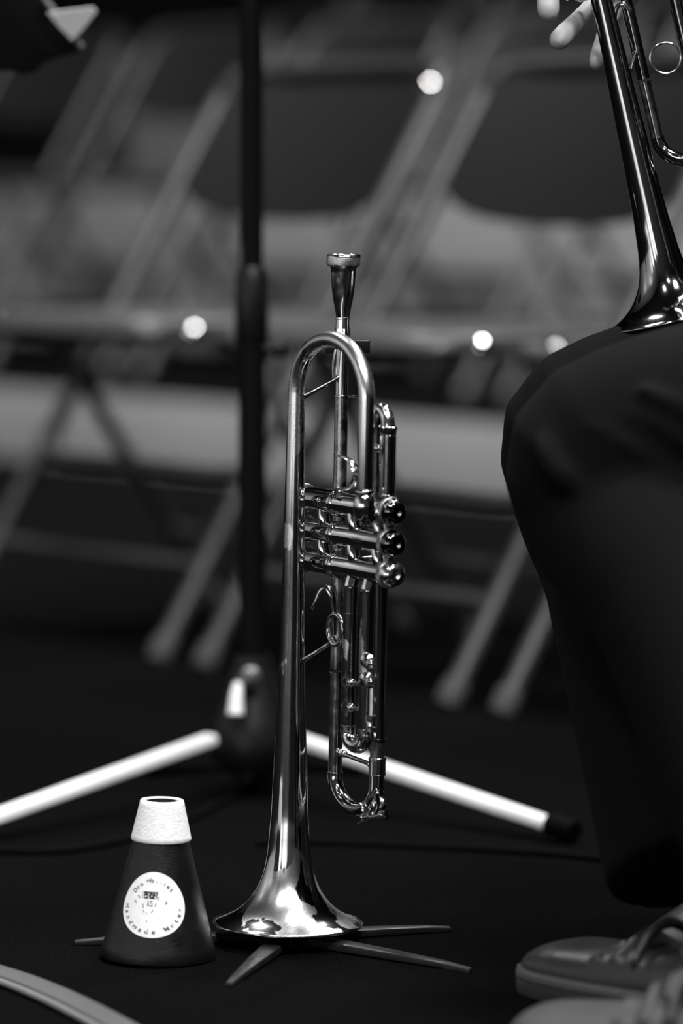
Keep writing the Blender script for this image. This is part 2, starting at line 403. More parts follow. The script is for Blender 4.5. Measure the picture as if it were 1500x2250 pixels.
# second music stand, only the corner of its desk in view
Yd = 3.95
sp = Vector((-.56, 4.06, 0))
s2 = thing('music_stand', 'black music stand desk corner with a metal clip at the upper left', 'music stand', sp)
MB().tube([sp+Vector((0, 0, .02)), sp+Vector((0, 0, .86))], .013, 20).build('pole', POLEM, s2)
MB().lathe([(.03, .02), (.04, .04), (.03, .09), (.016, .12)], sp, (0, 0, 1), 24).build('tripod_hub', BLACKP, s2)
for ang in (150, 215, 95):
    a = math.radians(ang); e = sp + Vector((math.cos(a)*.3, math.sin(a)*.3, .012))
    MB().tube([sp+Vector((0, 0, .07)), e], [.010, .009], 12).build('tripod_leg', BLACKM, s2)
poly = [at(-420, 150, Yd), at(0, 157, Yd), at(20, 154, Yd), at(48, 165, Yd), at(75, 160, Yd), at(100, 136, Yd), at(178, 112, Yd), at(166, 92, Yd), at(95, 0, Yd), at(10, -105, Yd), at(-300, -330, Yd), at(-560, -250, Yd)]
b = MB(); b.prism(poly, (0, .012, .002)); b.build('desk', BLACKM, s2, .0015)
b = MB(); b.tube([at(92, -10, Yd-.012), at(180, 104, Yd-.012)], .0048, 12, flat=.6); b.build('desk_edge', mat('edge_grey', .10, .4), s2)
b = MB(); b.tube([at(158, 88, Yd-.02), at(172, 70, Yd-.02), at(182, 58, Yd-.02)], [.003, .005, .0035], 12, sm=3); b.build('page_clip', SILVER, s2, label='shiny metal page clip')
b = MB()
b.prism([at(105, 28, Yd-.03), at(205, 16, Yd-.045), at(212, 26, Yd-.045), at(186, 60, Yd-.03), at(160, 88, Yd-.022), at(130, 60, Yd-.02)], (0, .0012, .0004))
pg = b.build('sheet_music', PAPER); tag(pg, 'pale corner of a music sheet jutting past the black desk', 'sheet music')

# ------------------------------------------------------------------ trumpets
DV = Vector((.52, -.854, 0)).normalized(); RV = Vector((-DV.y, DV.x, 0))
YT = 3.31
O1 = at(632, 2026, YT)
lean = Matrix.Rotation(math.radians(1.0), 4, 'Y')
M1 = Matrix.Translation(O1) @ lean @ Matrix.Rotation(math.atan2(DV.y, DV.x), 4, 'Z')
M1i = M1.inverted()
CL = M1i @ Vector((0, 0, CAMH))
def _l(px, row):
    w = at(px, row, 3.0); return (M1i @ w - CL)
def La(px, row, a):
    d = _l(px, row); return CL + d*((a-CL.x)/d.x)
def Lb(px, row, b):
    d = _l(px, row); return CL + d*((b-CL.y)/d.y)
S = .000384*YT/3.35
def bellprof():
    h = [(0, 162), (4, 155), (9, 143), (16, 128), (26, 112), (38, 98), (55, 83), (76, 70), (98, 60.5), (125, 53.5), (156, 48.5), (200, 44.5), (243, 41), (310, 38), (387, 35), (520, 30.5), (676, 26), (800, 23.8), (926, 22), (1050, 20.2), (1126, 19), (1170, 18)]
    return [(r*S, y*S) for y, r in h]
def smooth1(pr, k=4):
    p, _ = smooth([Vector((r, z, 0)) for r, z in pr], [0]*len(pr), k); return [(q.x, q.y) for q in p]
B_LP = .0452
def build_trumpet(M, name_label, slide_in=0., mouth=True, brass=BRASS, capm=CAPM, t2=False):
    t = thing('trumpet', name_label, 'trumpet', M=M, local=True)
    P = lambda *a: Vector(a)
    # bell
    pr = smooth1(bellprof()); h1 = pr[-1][1]
    inner = [(r-.0007, z-.0004) for r, z in reversed(pr)]
    b = MB(); b.lathe(pr + inner, seg=96, cap=False); b.build('bell', brass, t, ang=60)
    b = MB(); b.tube([P(pr[0][0]*math.cos(2*PI*i/96), pr[0][0]*math.sin(2*PI*i/96), -.0006) for i in range(96)], .0015, 12, closed=True); b.build('bell_rim', brass, t)
    # bow
    q0 = P(0, 0, h1); leg = Lb(803, 1000, 0.); A = leg.x; r0 = pr[-1][0]; top = Lb(727, 745.5, 0.).z; rv = top - h1; ztop = h1
    pts = [q0 - P(0, 0, .004)]; N = 40
    for i in range(N+1):
        a = PI - PI*i/N; e = .94
        pts.append(P(A/2 + A/2*math.cos(a), 0, ztop + rv*(abs(math.sin(a))**e)))
    zend = Lb(801, 1083, 0.).z
    pts.append(P(A, 0, zend))
    rr = [r0]*2 + [r0 + (.0066-r0)*i/N for i in range(1, N+1)] + [.0066]
    b = MB(); b.tube(pts, rr, 32); b.build('bell_bow', brass, t, ang=60)
    # valve geometry
    vb = .0225; caps = [Lb(868, 1125, vb), Lb(867, 1195, vb), Lb(865, 1263, vb)]
    VA = sum(c.x for c in caps)/3 + .0045; zs = [c.z for c in caps]; rc = .0098
    b = MB(); b.lathe([(.0066, .0), (.0080, -.001), (.0082, -.003), (.0068, -.0045), (.0082, -.0065), (.0094, -.012), (.0092, -.018), (.0078, -.023), (.005, -.027)], (A, 0, zend+.003), (0, 0, 1), 32)
    b.build('ferrule', brass, t, ang=50)
    b = MB(); b.tube([P(A, 0, zend-.013), P(A, .003, zend-.020), P(A-.002, .010, zs[0]-.001)], [.0078, .0074, .0066], 24, sm=4); b.build('entry_knuckle', brass, t)
    for k in range(3):
        z = zs[k]; L = VA
        b = MB(); x0 = (-.030 if t2 else -.024); so = (0 if t2 else .007)
        b.lathe([(rc, x0), (rc, .030), (rc+.0012, .0305), (rc+.0016, .032), (rc+.0012, .0335), (rc, .034), (rc+.0012, .0345), (rc+.0016, .036), (rc+.0012, .0375), (rc+.0006, .038), (rc+.0006, .041), (rc, .043), (rc, L-.014)], (0, vb, z), (1, 0, 0), 48)
        vc = b.build('valve_casing', BRASS2 if not t2 else brass, t, ang=50)
        # knurled ring + domed bottom cap with a finger dimple
        b = MB(); seg = 96; rings = []
        for x, rad in ((L-.0145, .0105), (L-.014, .0116), (L-.0095, .0118), (L-.009, .011)):
            rings.append([P(x, vb+(rad + (.00018 if j % 2 else -.00018))*math.cos(2*PI*j/seg), z+(rad + (.00018 if j % 2 else -.00018))*math.sin(2*PI*j/seg)) for j in range(seg)])
        b.ring(rings); b.build('cap_ring', KNURL, t)
        b = MB()
        b.lathe([(.0110, L-.009), (.0109, L-.0065), (.0102, L-.0040), (.0088, L-.0018), (.0068, L-.0004), (.0045, L+.0004), (.0032, L+.0006), (.0026, L+.0002), (.0021, L-.0012), (.0008, L-.0016)], (0, vb, z), (1, 0, 0), 48)
        b.build('bottom_cap', (capm if k < 2 else SILVER), t, ang=60, label='pale worn bottom cap' if (k == 2 and not t2) else None)
        b = MB(); b.lathe([(.0118, x0-.0045), (.0123, x0-.0035), (.0123, x0+.003), (.0116, x0+.004)], (0, vb, z), (1, 0, 0), 48)
        b.lathe([(.004, x0-.0075), (.0105, x0-.0065), (.0115, x0-.0045)], (0, vb, z), (1, 0, 0), 48); b.build('top_cap', KNURL, t)
        b = MB(); b.lathe([(.0022, x0-.014+so), (.0022, x0-.006)], (0, vb, z), (1, 0, 0), 16)
        b.lathe([(q_, x_+so) for q_, x_ in [(.004, x0-.0145), (.0075, x0-.0150), (.0083, x0-.0160), (.0083, x0-.0172), (.0070, x0-.018), (.002, x0-.0178)]], (0, vb, z), (1, 0, 0), 32); b.build('finger_button', SILVER, t)
    # knuckles between the casings
    for (i, j) in ((0, 1), (1, 2)):
        for x in (.012, .060, .098):
            b = MB(); b.tube([P(x, vb-.002, zs[i]-.004), P(x+.003, vb-.0035, (zs[i]+zs[j])/2), P(x+.004, vb-.002, zs[j]+.004)], [.0055, .005, .0055], 20, sm=5); b.build('knuckle', brass, t)
        b = MB(); b.tube([P(VA-.022, vb+.004, zs[i]), P(VA-.022, vb+.004, zs[j])], .0055, 16); b.build('knuckle', brass, t)
    # leadpipe
    a0 = .0
    lp = lambda px, row: La(px, row, a0)
    ptop = lp(756.5, 735); pmid = lp(750, 873); p3 = lp(746, 1060); p4 = lp(740, 1300)
    B_ = pmid.y; p4.y = B_; p3.y = B_; pmid.y = B_; ptop.y = B_
    b = MB(); b.tube([ptop, pmid], .0052, 24); b.lathe([(.0052, 0), (.0062, .0004), (.0062, .0014), (.0052, .002)], pmid, (0, 0, 1), 24); b.build('mouthpiece_receiver', SILVER, t)
    hexr = MB(); hp = lp(756.5, 722); hp.y = B_; hexr.lathe([(.0056, -.016), (.0067, -.0155), (.0067, 0), (.0058, .0008)], hp, (0, 0, 1), 6); hexr.build('receiver_nut', SILVER, t)
    pe = lp(740, 1475); pe.y = B_
    b = MB(); b.tube([pmid, p3, P(0, B_, pe.z+.002)], .0056, 24); b.build('leadpipe', TARN if not t2 else brass, t)
    # main tuning slide (u-bend)
    zc = lp(738, 1700).z + slide_in; rx = Lb(828, 1700, B_).x; dep = zc - lp(738, 1766).z - slide_in
    low = lp(738, 1766).z + slide_in
    b = MB(); b.tube([P(0, B_, pe.z), P(0, B_, zc)], .0057, 24); b.lathe([(.0057, 0), (.0066, .0004), (.0066, .0012), (.0057, .0016)], (0, B_, pe.z-.0016), (0, 0, 1), 24); b.build('tuning_slide_tube', SILVER, t)
    pts = [P(0, B_, zc+.002)]
    for i in range(31):
        a = PI + PI*i/30; pts.append(P(rx/2 + rx/2*math.cos(a), B_, zc + (zc-low)*math.sin(a)))
    zr = Lb(825, 1668, B_).z + slide_in
    pts.append(P(rx, B_, zr))
    b = MB(); b.tube(pts, [.0062]*len(pts), 28); b.lathe([(.0062, 0), (.007, .0004), (.007, .0014), (.0062, .0018)], (0, B_, zc), (0, 0, 1), 24); b.build('tuning_slide_crook', brass, t, ang=60)
    z27 = Lb(835, 1627, B_).z + slide_in*.5; z68 = zr
    b = MB(); b.tube([P(rx, B_, z68), P(rx, B_, z27)], .0061, 24); b.build('inner_slide', DARKST, t)
    b = MB(); b.lathe([(.0072, 0), (.0072, .0007), (.0070, .0008), (.0070, .0125), (.0074, .013), (.0074, .0142), (.0066, .015)], (rx, B_, z68-.013), (0, 0, 1), 28); b.build('slide_ferrule', SILVER, t)
    xm = Lb(835, 1450, B_).x
    b = MB(); b.tube([P(rx, B_, z27), P(rx, B_, zs[2]+.001)], .0068, 28); b.lathe([(.0068, 0), (.0078, .0004), (.0078, .0014), (.0068, .0018)], (rx, B_, z27), (0, 0, 1), 28); b.build('lower_tube', brass, t)
    b = MB(); b.tube([P(rx, B_, zs[2]+.0), P(rx, B_-.008, zs[2]+.004), P(rx, vb, zs[2]+.004)], .0066, 20, sm=4); b.build('entry_knuckle', brass, t)
    # cross brace of the slide
    zb_ = Lb(775, 1668, B_).z + slide_in
    b = MB(); b.tube([P(0, B_, zb_+.003), P(rx, B_, zb_-.001)], .0019, 14)
    for x, dz in ((.008, .0028), (.014, .0024), (rx-.010, -.0005)): b.ball((x, B_, zb_+dz), .0032)
    if not t2: b.build('slide_brace', SILVER, t)
    # braces from bell to leadpipe
    def brace(p, q, nm='brace'):
        b = MB(); b.tube([p, q], [.0016, .0016], 12); d = (q-p).normalized()
        b.lathe([(.0022, 0), (.0020, .0060), (.0016, .009)], p, d, 16); b.lathe([(.0034, 0), (.0022, .002)], q, -d, 16)
        b.build(nm, SILVER, t)
    brace(Lb(660, 872, .0) + P(0, .003, 0), P(0, B_-.004, lp(735, 832).z+.0)); brace(Lb(656, 1453, 0) + P(0, .003, 0), P(0, B_-.005, lp(724, 1410).z))
    b = MB(); zz = lp(735, 832).z; b.tube([P(-.004, B_-.005, zz), P(-.0045, B_-.005, zz+.012), P(-.003, B_-.004, zz+.024)], .0017, 10, sm=3); b.build('brace_flange', SILVER, t)
    # finger hook
    hb = lambda px, row, db: Lb(px, row, B_-db)
    hk = [hb(733, 1395, .007), hb(733, 1340, .008), hb(730, 1312, .010), hb(722, 1293, .012), hb(712, 1291, .014), hb(702, 1300, .016), hb(693, 1322, .018), hb(687, 1336, .018)]
    b = MB(); b.tube(hk, [.0022, .0026, .0030, .0032, .0032, .0030, .0028, .0030], 14, flat=.55, sm=5); b.build('pinky_hook', SILVER, t)
    # slide ring
    if not t2:
        rcn = Lb(737, 1383, B_-.009)
        b = MB(); b.tube([rcn + P(.0125*math.cos(2*PI*i/40), 0, .0125*math.sin(2*PI*i/40)) for i in range(40)], .0021, 12, closed=True, flat=1.0); b.build('slide_ring', SILVER, t)
    # thumb saddle at the first valve
    ts = [Lb(x_, y_, .012) for x_, y_ in ((734, 999), (750, 1003), (766, 1010), (777, 1024), (782, 1042), (779, 1058), (770, 1069), (752, 1075), (724, 1074))]
    b = MB(); b.tube(ts, [.0012, .0026, .0034, .0038, .0040, .0040, .0038, .0034, .0024], 14, flat=.34, up=(0, 0, 1), sm=5); b.build('thumb_saddle', SILVER, t)
    b = MB(); f = Lb(738, 1077, .012); b.lathe([(.0022, 0), (.0022, .004), (.004, .006)], f, (0, .2, -1), 16); b.build('saddle_post', SILVER, t)
    # first valve slide
    x1 = Lb(852, 1000, vb).x; x0 = x1 - .0225; ze = Lb(852, 1092, vb).z; zt1 = Lb(852, 942, vb).z; zm = Lb(852, 958, vb).z
    for x in (x1, x0):
        b = MB(); b.tube([P(x, vb, ze), P(x, vb, zm)], .0066, 24); b.lathe([(.0066, 0), (.0073, .0004), (.0073, .0016), (.0066, .002)], (x, vb, ze), (0, 0, 1), 24)
        b.build('first_slide_tube', brass, t)
        b = MB(); b.lathe([(.0060, 0), (.0060, .0006), (.0067, .001), (.0067, zt1-zm-.001), (.0074, zt1-zm), (.0074, zt1-zm+.0012), (.0062, zt1-zm+.002)], (x, vb, zm), (0, 0, 1), 24); b.build('slide_ferrule', SILVER, t)
    pts = []; zT = Lb(838, 900, vb).z
    for i in range(25):
        a = PI*i/24; pts.append(P((x0+x1)/2 + (x1-x0)/2*math.cos(a), vb, zt1 + (zT-zt1)*math.sin(a)))
    b = MB(); b.tube(pts, .0058, 24); b.build('first_slide_crook', SILVER, t, ang=60)
    zd = Lb(835, 985, vb).z; b = MB()
    b.tube([P(x0, vb-.002, zd), P(x1, vb-.002, zd)], .0016, 10); b.ball(((x0+x1)/2, vb-.002, zd), .0036)
    for x in (x0, x1):
        sg = 1 if x == x0 else -1
        b.prism([P(x+sg*.002, vb-.0070, zd+.011), P(x+sg*.0066, vb-.004, zd), P(x+sg*.002, vb-.0070, zd-.011), P(x-sg*.0035, vb-.0078, zd)], (0, .0012, 0))
    b.build('first_slide_brace', SILVER, t)
    # third valve slide
    b3 = .018
    xa = Lb(767.5, 1450, b3).x; xb = Lb(805, 1450, b3).x; zt3 = Lb(780, 1288, b3).z; zf = Lb(785, 1597, b3).z; z3b = Lb(785, 1640, b3).z
    for x, zj in ((xa, Lb(767, 1340, b3).z), (xb, Lb(805, 1478, b3).z)):
        b = MB(); b.tube([P(x, b3, zt3), P(x, b3, zj)], .0063, 24); b.lathe([(.0063, 0), (.0069, .0004), (.0069, .0014), (.0063, .0018)], (x, b3, zt3-.003), (0, 0, 1), 24); b.build('third_slide_sleeve', brass, t)
        b = MB(); b.lathe([(.0055, 0), (.0055, .0022)], (x, b3, zj-.0022), (0, 0, 1), 20); b.tube([P(x, b3, zj-.0022), P(x, b3, zf)], .0061, 24); b.build('third_slide_tube', brass, t)
        b = MB(); b.lathe([(.0061, 0), (.0067, -.0003), (.0067, -.001), (.0064, -.0012), (.0064, -.0048), (.0068, -.005), (.0068, -.006), (.006, -.0065)], (x, b3, zf), (0, 0, 1), 24); b.build('slide_ferrule', SILVER, t)
        # entry into valve 3
        b = MB(); b.tube([P(x, b3, zt3-.002), P(x, b3+.001, zt3+.003), P(x, vb, zs[2])], [.0060, .0056, .0052], 20, sm=4); b.build('entry_knuckle', brass, t)
    pts = []
    for i in range(25):
        a = PI + PI*i/24; pts.append(P((xa+xb)/2 + (xb-xa)/2*math.cos(a), b3, zf-.006 + (zf-.006-z3b)*math.sin(a)))
    b = MB(); b.tube(pts, .0060, 24); b.build('third_slide_crook', SILVER if not t2 else brass, t, ang=60)
    for row in (1500, 1555):
        zd = Lb(785, row, b3).z; b = MB(); b.tube([P(xa, b3-.002, zd), P(xb, b3-.002, zd)], .0016, 10); b.ball(((xa+xb)/2-.003, b3-.004, zd), .0036)
        b.prism([P(xa+.006, b3-.0055, zd+.010), P(xa-.002, b3-.0068, zd), P(xa+.006, b3-.0055, zd-.010), P(xa+.0075, b3-.003, zd)], (0, .0010, 0))
        b.build('third_slide_brace', SILVER, t)
    # stop rod beside the third slide
    rx3 = Lb(817, 1500, b3-.006).x; R = lambda row: Lb(817, row, b3-.006).z; yy = b3-.006
    b = MB(); b.tube([P(rx3, yy, R(1462)), P(rx3, yy, R(1505))], .0007, 8)
    z0_, z1_ = R(1572), R(1505); n_ = 60
    b.lathe([(.0018 + (.0004 if i % 2 else 0), z1_ + (z0_-z1_)*i/n_) for i in range(n_+1)], (rx3, yy, 0), (0, 0, 1), 14)
    b.tube([P(rx3-.001, yy, R(1600)), P(rx3-.0025, yy+.002, R(1625))], .0014, 10); b.build('stop_rod', SILVER, t)
    b = MB(); b.lathe([(.003, 0), (.0042, -.0004), (.0042, -.0045), (.0036, -.005), (.0040, -.0058), (.0040, -.0066), (.0034, -.007), (.0036, -.0085), (.003, -.009)], (rx3, yy, R(1572)), (0, 0, 1), 20)
    b.lathe([(.002, 0), (.0046, -.0004), (.0047, -.0036), (.003, -.004)], (rx3, yy, R(1598)), (0, 0, 1), 24); b.build('stop_nut', SILVER, t)
    for row, open_ in ((1458, True), (1499, False)):
        zz = R(row); xs = rx3
        b = MB()
        b.lathe([(.0028, 0), (.0028, .005), (.0033, .0055), (.0033, .0095), (.0030, .010), (.0017, .0101)] + ([(.0017, .006)] if open_ else [(.0005, .0105)]), (xs-.004, yy, zz), (.9, -.5, -.18), 20)
        b.lathe([(.006, -.0015), (.0065, .0), (.0045, .0015), (.003, .0025)], (xs-.0095, yy+.001, zz+.001), (.55, -.83, 0), 10); b.build('stop_screw', SILVER, t)
    # water key
    W = lambda px, row, db=-.008: (Lb(px, row, B_+db) + P(0, 0, slide_in))
    b = MB(); b.tube([W(826, 1745), W(829, 1768), W(822, 1785), W(806, 1797), W(784, 1811)], [.0028, .003, .0026, .002, .0008], 14, flat=.5, sm=5); b.build('water_key', SILVER, t)
    b = MB(); b.tube([W(795, 1797), W(846, 1791)], .0017, 12)
    q = W(843, 1791); b.lathe([(.002, -.005), (.0034, -.0045), (.0034, -.002), (.0026, -.0015), (.0036, -.001), (.0038, .003), (.002, .0038)], q, (1, 0, .05), 18)
    q = W(798, 1796); b.ball(q, .003)
    for i in range(4): 
        c = W(803+i*2.6, 1796); b.tube([c + P(0, .003*math.cos(2*PI*k/16), .003*math.sin(2*PI*k/16)) for k in range(16)], .0005, 6, closed=True)
    b.tube([W(796, 1795), W(797, 1778), W(791, 1766)], .0014, 10, sm=3); b.build('water_key_hinge', SILVER, t)
    b = MB(); q = W(833, 1765, -.004); b.lathe([(.0035, -.006), (.0062, -.0045), (.0066, .001), (.005, .0035), (.002, .0045)], q, (.7, -.7, .3), 8); b.build('water_key_cup', SILVER, t)
    if mouth:
        mp = MB(); rows = [(559, 33), (560.5, 36), (565, 37.5), (579, 37.5), (584, 36), (586.5, 30), (590, 28.6), (600, 28), (625, 26.4), (645, 24), (660, 21.5), (675, 18.4), (688, 15.8), (696, 14.8), (697, 16), (701, 16), (702, 14.8), (712, 15.2), (730, 16)]
        base = lp(756.5, 640); base.y = B_; S2 = S*1.005
        prof = [(r*S2, (640-y)*S2) for y, r in rows]
        prof = [(.010*1.0*.6, (640-600)*S2), (.0105, (640-566)*S2), (.0118, (640-559.5)*S2)] + prof
        mp.lathe(prof, base, (0, 0, 1), 64); mo = mp.build('mouthpiece', SILVER, t, ang=50)
        k = MB(); k.lathe([(37.6*S2, (640-583)*S2), (37.9*S2, (640-581)*S2), (37.9*S2, (640-568)*S2), (37.4*S2, (640-566)*S2)], base, (0, 0, 1), 64, cap=False); k.build('rim_band', KNURL, mo)
    return t, dict(B=B_, A=A, zs=zs, vb=vb, VA=VA)
T1, G1 = build_trumpet(M1, 'worn brass trumpet standing upright on its bell beside the cone mute')
# serial number engraved on the middle valve casing
def text_mesh(s, size, name='t'):
    cu = bpy.data.curves.new(name, 'FONT'); cu.body = s; cu.size = size; cu.align_x = 'CENTER'; cu.align_y = 'CENTER'; cu.offset = size*.022
    o = bpy.data.objects.new(name, cu); COL.objects.link(o)
    dg = bpy.context.evaluated_depsgraph_get(); dg.update()
    me = bpy.data.meshes.new_from_object(o.evaluated_get(dg)); bpy.data.objects.remove(o)
    return me
ENG = mat('engraving', .02, .5)
me = text_mesh('636576', .0048)
VB = G1['vb']; zc = G1['zs'][1]
for v in me.vertices:
    x, y = v.co.x, v.co.y; ang = y/.0099 - math.radians(3)
    r = .0098+.00012; v.co = (.078 + x, VB - r*math.cos(ang), zc + r*math.sin(ang))
me.materials.append(ENG); link('serial_number', me, T1, 'small engraved serial number')
# black clamp block on the receiver
cl = MB()
c0 = M1 @ Vector((0, G1['B']+.004, (M1i @ at(760, 758, 3.37)).z))
cc = at(764, 761, 3.355)
cl.box(cc, .037, .016, .011); 
cl2 = MB(); cl2.tube([at(773, 770, 3.362), at(773, 872, 3.362)], .0085, 20)
cth = thing('lyre_holder', 'black clamp block with a dark barrel fixed behind the upright trumpet bow', 'clamp', cc)
cl.build('clamp_block', BLACKP, cth, .001); cl2.build('barrel', BLACKP, cth)
MB().lathe([(.0086, 0), (.0094, .0004), (.0094, .0014), (.0086, .0018)], at(773, 872, 3.362), (0, 0, 1), 20).build('barrel_ring', SILVER, cth)

# trumpet held by the player
ax = Vector((-.228, 0, .974)).normalized()
yaw = math.radians(-33)
d0 = Vector((.974, 0, .228))
X2 = (Matrix.Rotation(yaw, 3, ax) @ d0).normalized(); Y2 = ax.cross(X2)
K2 = .935
Mr = Matrix((X2, Y2, ax)).transposed().to_4x4()
M2 = Matrix.Translation(at(1479, 697, 3.33)) @ Mr @ Matrix.Scale(K2, 4)
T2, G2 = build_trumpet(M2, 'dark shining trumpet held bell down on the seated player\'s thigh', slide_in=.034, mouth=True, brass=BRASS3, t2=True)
M2i = M2.inverted(); CL2 = M2i @ Vector((0, 0, CAMH))
rc = at(1462, 128, 3.30)
b = MB(); rl = M2i @ rc
sdx = (M2i.to_3x3() @ Vector((1, 0, 0))); sdz = (M2i.to_3x3() @ Vector((0, 0, 1)))
b.tube([rl + sdx*(.0126*math.cos(2*PI*i/40)) + sdz*(.0126*math.sin(2*PI*i/40)) for i in range(40)], .0012, 12, closed=True); b.build('slide_ring', SILVER, T2)

# ------------------------------------------------------------------ trumpet stand (folding, flat legs)
hub = Vector((O1.x, YT, 0))
ts = thing('trumpet_stand', 'low black trumpet stand with flat spread legs under the upright trumpet', 'instrument stand', hub)
MB().lathe([(.020, .0075), (.024, .009), (.024, .010), (.016, .013), (.012, .04), (.0105, .09), (.008, .17), (.004, .18)], hub, (0, 0, 1), 32).build('peg', BLACKP, ts)
rr = O1.z
MB().lathe([(.030, .001), (.032, .002), (.032, .007), (.024, .009)], hub, (0, 0, 1), 40).build('hub_plate', BLACKP, ts)
for f, zz in ((flo(503, 2169), 0), (flo(1034, 2138), 0), (flo(988, 2046), 0), (Vector((O1.x+.0, YT+.2, 0)), 0), (flo(164, 2076), 0)):
    hz = .008
    d = Vector((f.x, f.y, 0)) - Vector((hub.x, hub.y, 0)); L = d.length; t = d.normalized(); sd = Vector((-t.y, t.x, 0))
    rings = []
    for u, w, z, th in ((.10, .0085, hz, .006), (.30, .0088, hz-.0005, .006), (.60, .0065, hz-.0015, .0052), (.86, .0042, .0050, .0038), (.87, .0042, .0048, .0046), (1.0, .0028, .0030, .0030)):
        p = Vector((hub.x, hub.y, 0)) + d*u
        rings.append([p + sd*-w + Vector((0, 0, z)), p + sd*(-w*.55) + Vector((0, 0, z+.0012)), p + sd*(w*.55) + Vector((0, 0, z+.0012)), p + sd*w + Vector((0, 0, z)), p + sd*w + Vector((0, 0, max(.0002, z-th))), p + sd*-w + Vector((0, 0, max(.0002, z-th)))])
    b = MB(); b.ring(rings); b.build('leg', STANDM, ts, .0004)

# ------------------------------------------------------------------ cone mute
base = flo(347.5, 2104); Ym = base.y; sm_ = (base - Vector((0, 0, CAMH))).length / math.hypot(FPX, 0) * 1.0
RB = (475-220)/2*sm_
topc = at(356, 1757, Ym); z1m = at(354, 1842, Ym); 
R1 = 47.5*sm_; R2 = 66*sm_; axis = Vector((0, 0, 1)); H = topc.z
leanm = Matrix.Translation(base) @ Matrix.Rotation(math.atan2(topc.x-base.x, H), 4, 'Y')
mute = thing('cone_mute', 'black cone mute with a pale cork collar and round white label', 'mute', M=leanm, local=True)
HS = z1m.z; RT = 57*sm_
b = MB(); b.lathe([(.02, .0015), (RB-.004, .0), (RB-.0008, .0012), (RB, .003)] + [(RB + (RT-RB)*i/12, .003 + (HS+.004-.003)*i/12) for i in range(1, 13)] + [(RT*.86, H-.006)], seg=96); b.build('cone_body', LEATHER, mute, ang=60)
b = MB(); b.lathe([(RT+.0004, HS+.001), (R2-.0006, HS-.0008), (R2, HS+.0006)] + [(R2+(R1-R2)*(i/10)**1.0, HS+(H-.0008-HS)*i/10) for i in range(1, 10)] + [(R1, H-.0008), (R1-.0006, H), (R1-.0036, H), (R1-.0042, H-.0008), (R1-.0040, H-.012), (R1-.0036, H-.02), (.002, H-.0202)], seg=96, cap=False); b.build('cork_collar', FELT, mute, ang=50)
b = MB(); b.lathe([(R1-.0046, H-.0205), (R1-.0046, H-.001), (R1-.0058, H-.001), (R1-.0058, H-.02)], seg=64); b.build('inner_tube', DARKST, mute)
# label wrapped on the cone
slope = (RB-RT)/(HS+.001); 
lc = leanm.inverted() @ at(335, 1990, Ym-RB*.8); zL = lc.z; rL = RB - slope*zL
view_ang = math.atan2(-base.y, -base.x)
def on_cone(x, y, off):
    """label-plane coordinates -> cone surface"""
    cs = math.cos(math.atan(slope)); z = zL + y*cs
    r = RB - slope*(z-.003) + off; th = phi0 + x/(RB - slope*zL)
    return Vector((r*math.cos(th), r*math.sin(th), z))
phi0 = view_ang + (math.asin(max(-1, min(1, (335-350)*sm_/rL))))
RLb = 66*sm_ ; RLy = 71*sm_
def lab(x, y, off): return on_cone(x*1.06, y*1.0, off)
b = MB(); N = 72; rings = []
for k in range(9):
    q = k/8; rings.append([lab(RLb*max(q, .001)*math.cos(2*PI*j/N), RLy*max(q, .001)*math.sin(2*PI*j/N), .0004) for j in range(N)])
b.ring(rings, cap=False)
lb = b.build('label', PAPERM, mute, label='round white label with black lettering')
inkm = bpy.data.materials.new('worn_ink'); inkm.use_nodes = True; nt = inkm.node_tree; pb_ = nt.nodes['Principled BSDF']; pb_.inputs['Roughness'].default_value = .6
n = nt.nodes.new('ShaderNodeTexNoise'); n.inputs['Scale'].default_value = 420; n.inputs['Detail'].default_value = 2
tc = nt.nodes.new('ShaderNodeTexCoord'); nt.links.new(tc.outputs['Object'], n.inputs['Vector'])
rmp = nt.nodes.new('ShaderNodeMapRange'); rmp.inputs['From Min'].default_value = .54; rmp.inputs['From Max'].default_value = .62; rmp.inputs['To Min'].default_value = .02; rmp.inputs['To Max'].default_value = .8
nt.links.new(n.outputs['Fac'], rmp.inputs['Value']); nt.links.new(rmp.outputs['Result'], pb_.inputs['Base Color'])
def merge_text(items, name):
    vs, fs = [], []
    for s, size, px, py, rot in items:
        me = text_mesh(s, size); c, sn = math.cos(rot), math.sin(rot); o_ = len(vs)
        for v in me.vertices:
            x = px + v.co.x*c - v.co.y*sn; y = py + v.co.x*sn + v.co.y*c
            vs.append(lab(x, y, .00055))
        fs += [tuple(i+o_ for i in p.vertices) for p in me.polygons]; bpy.data.meshes.remove(me)
    m = bpy.data.meshes.new(name); m.from_pydata([tuple(v) for v in vs], [], fs); m.materials.append(inkm)
    return link(name, m, lb)
def arc_items(s, rad, a0, a1, size, up=True):
    out = []; n_ = len(s)
    for i, chx in enumerate(s):
        if chx == ' ': continue
        a = math.radians(a0 + (a1-a0)*i/(n_-1))
        out.append((chx, size, rad*math.cos(a), rad*math.sin(a)*1.06, a-PI/2 if up else a+PI/2))
    return out
u = RLb/100
merge_text(arc_items('Don Wa..iet', 75*u, 147, 38, 20*u) + arc_items('Handmade Mutes', 84*u, 187, 349, 20*u, False), 'lettering')
merge_text([('2', 15*u, -46*u, 24*u, .9), ('7', 14*u, -54*u, 6*u, .9), ('9', 14*u, 40*u, 6*u, -.3), ('IE', 24*u, -8*u, 3*u, 0), ('v', 10*u, -14*u, -54*u, 0)], 'numerals')
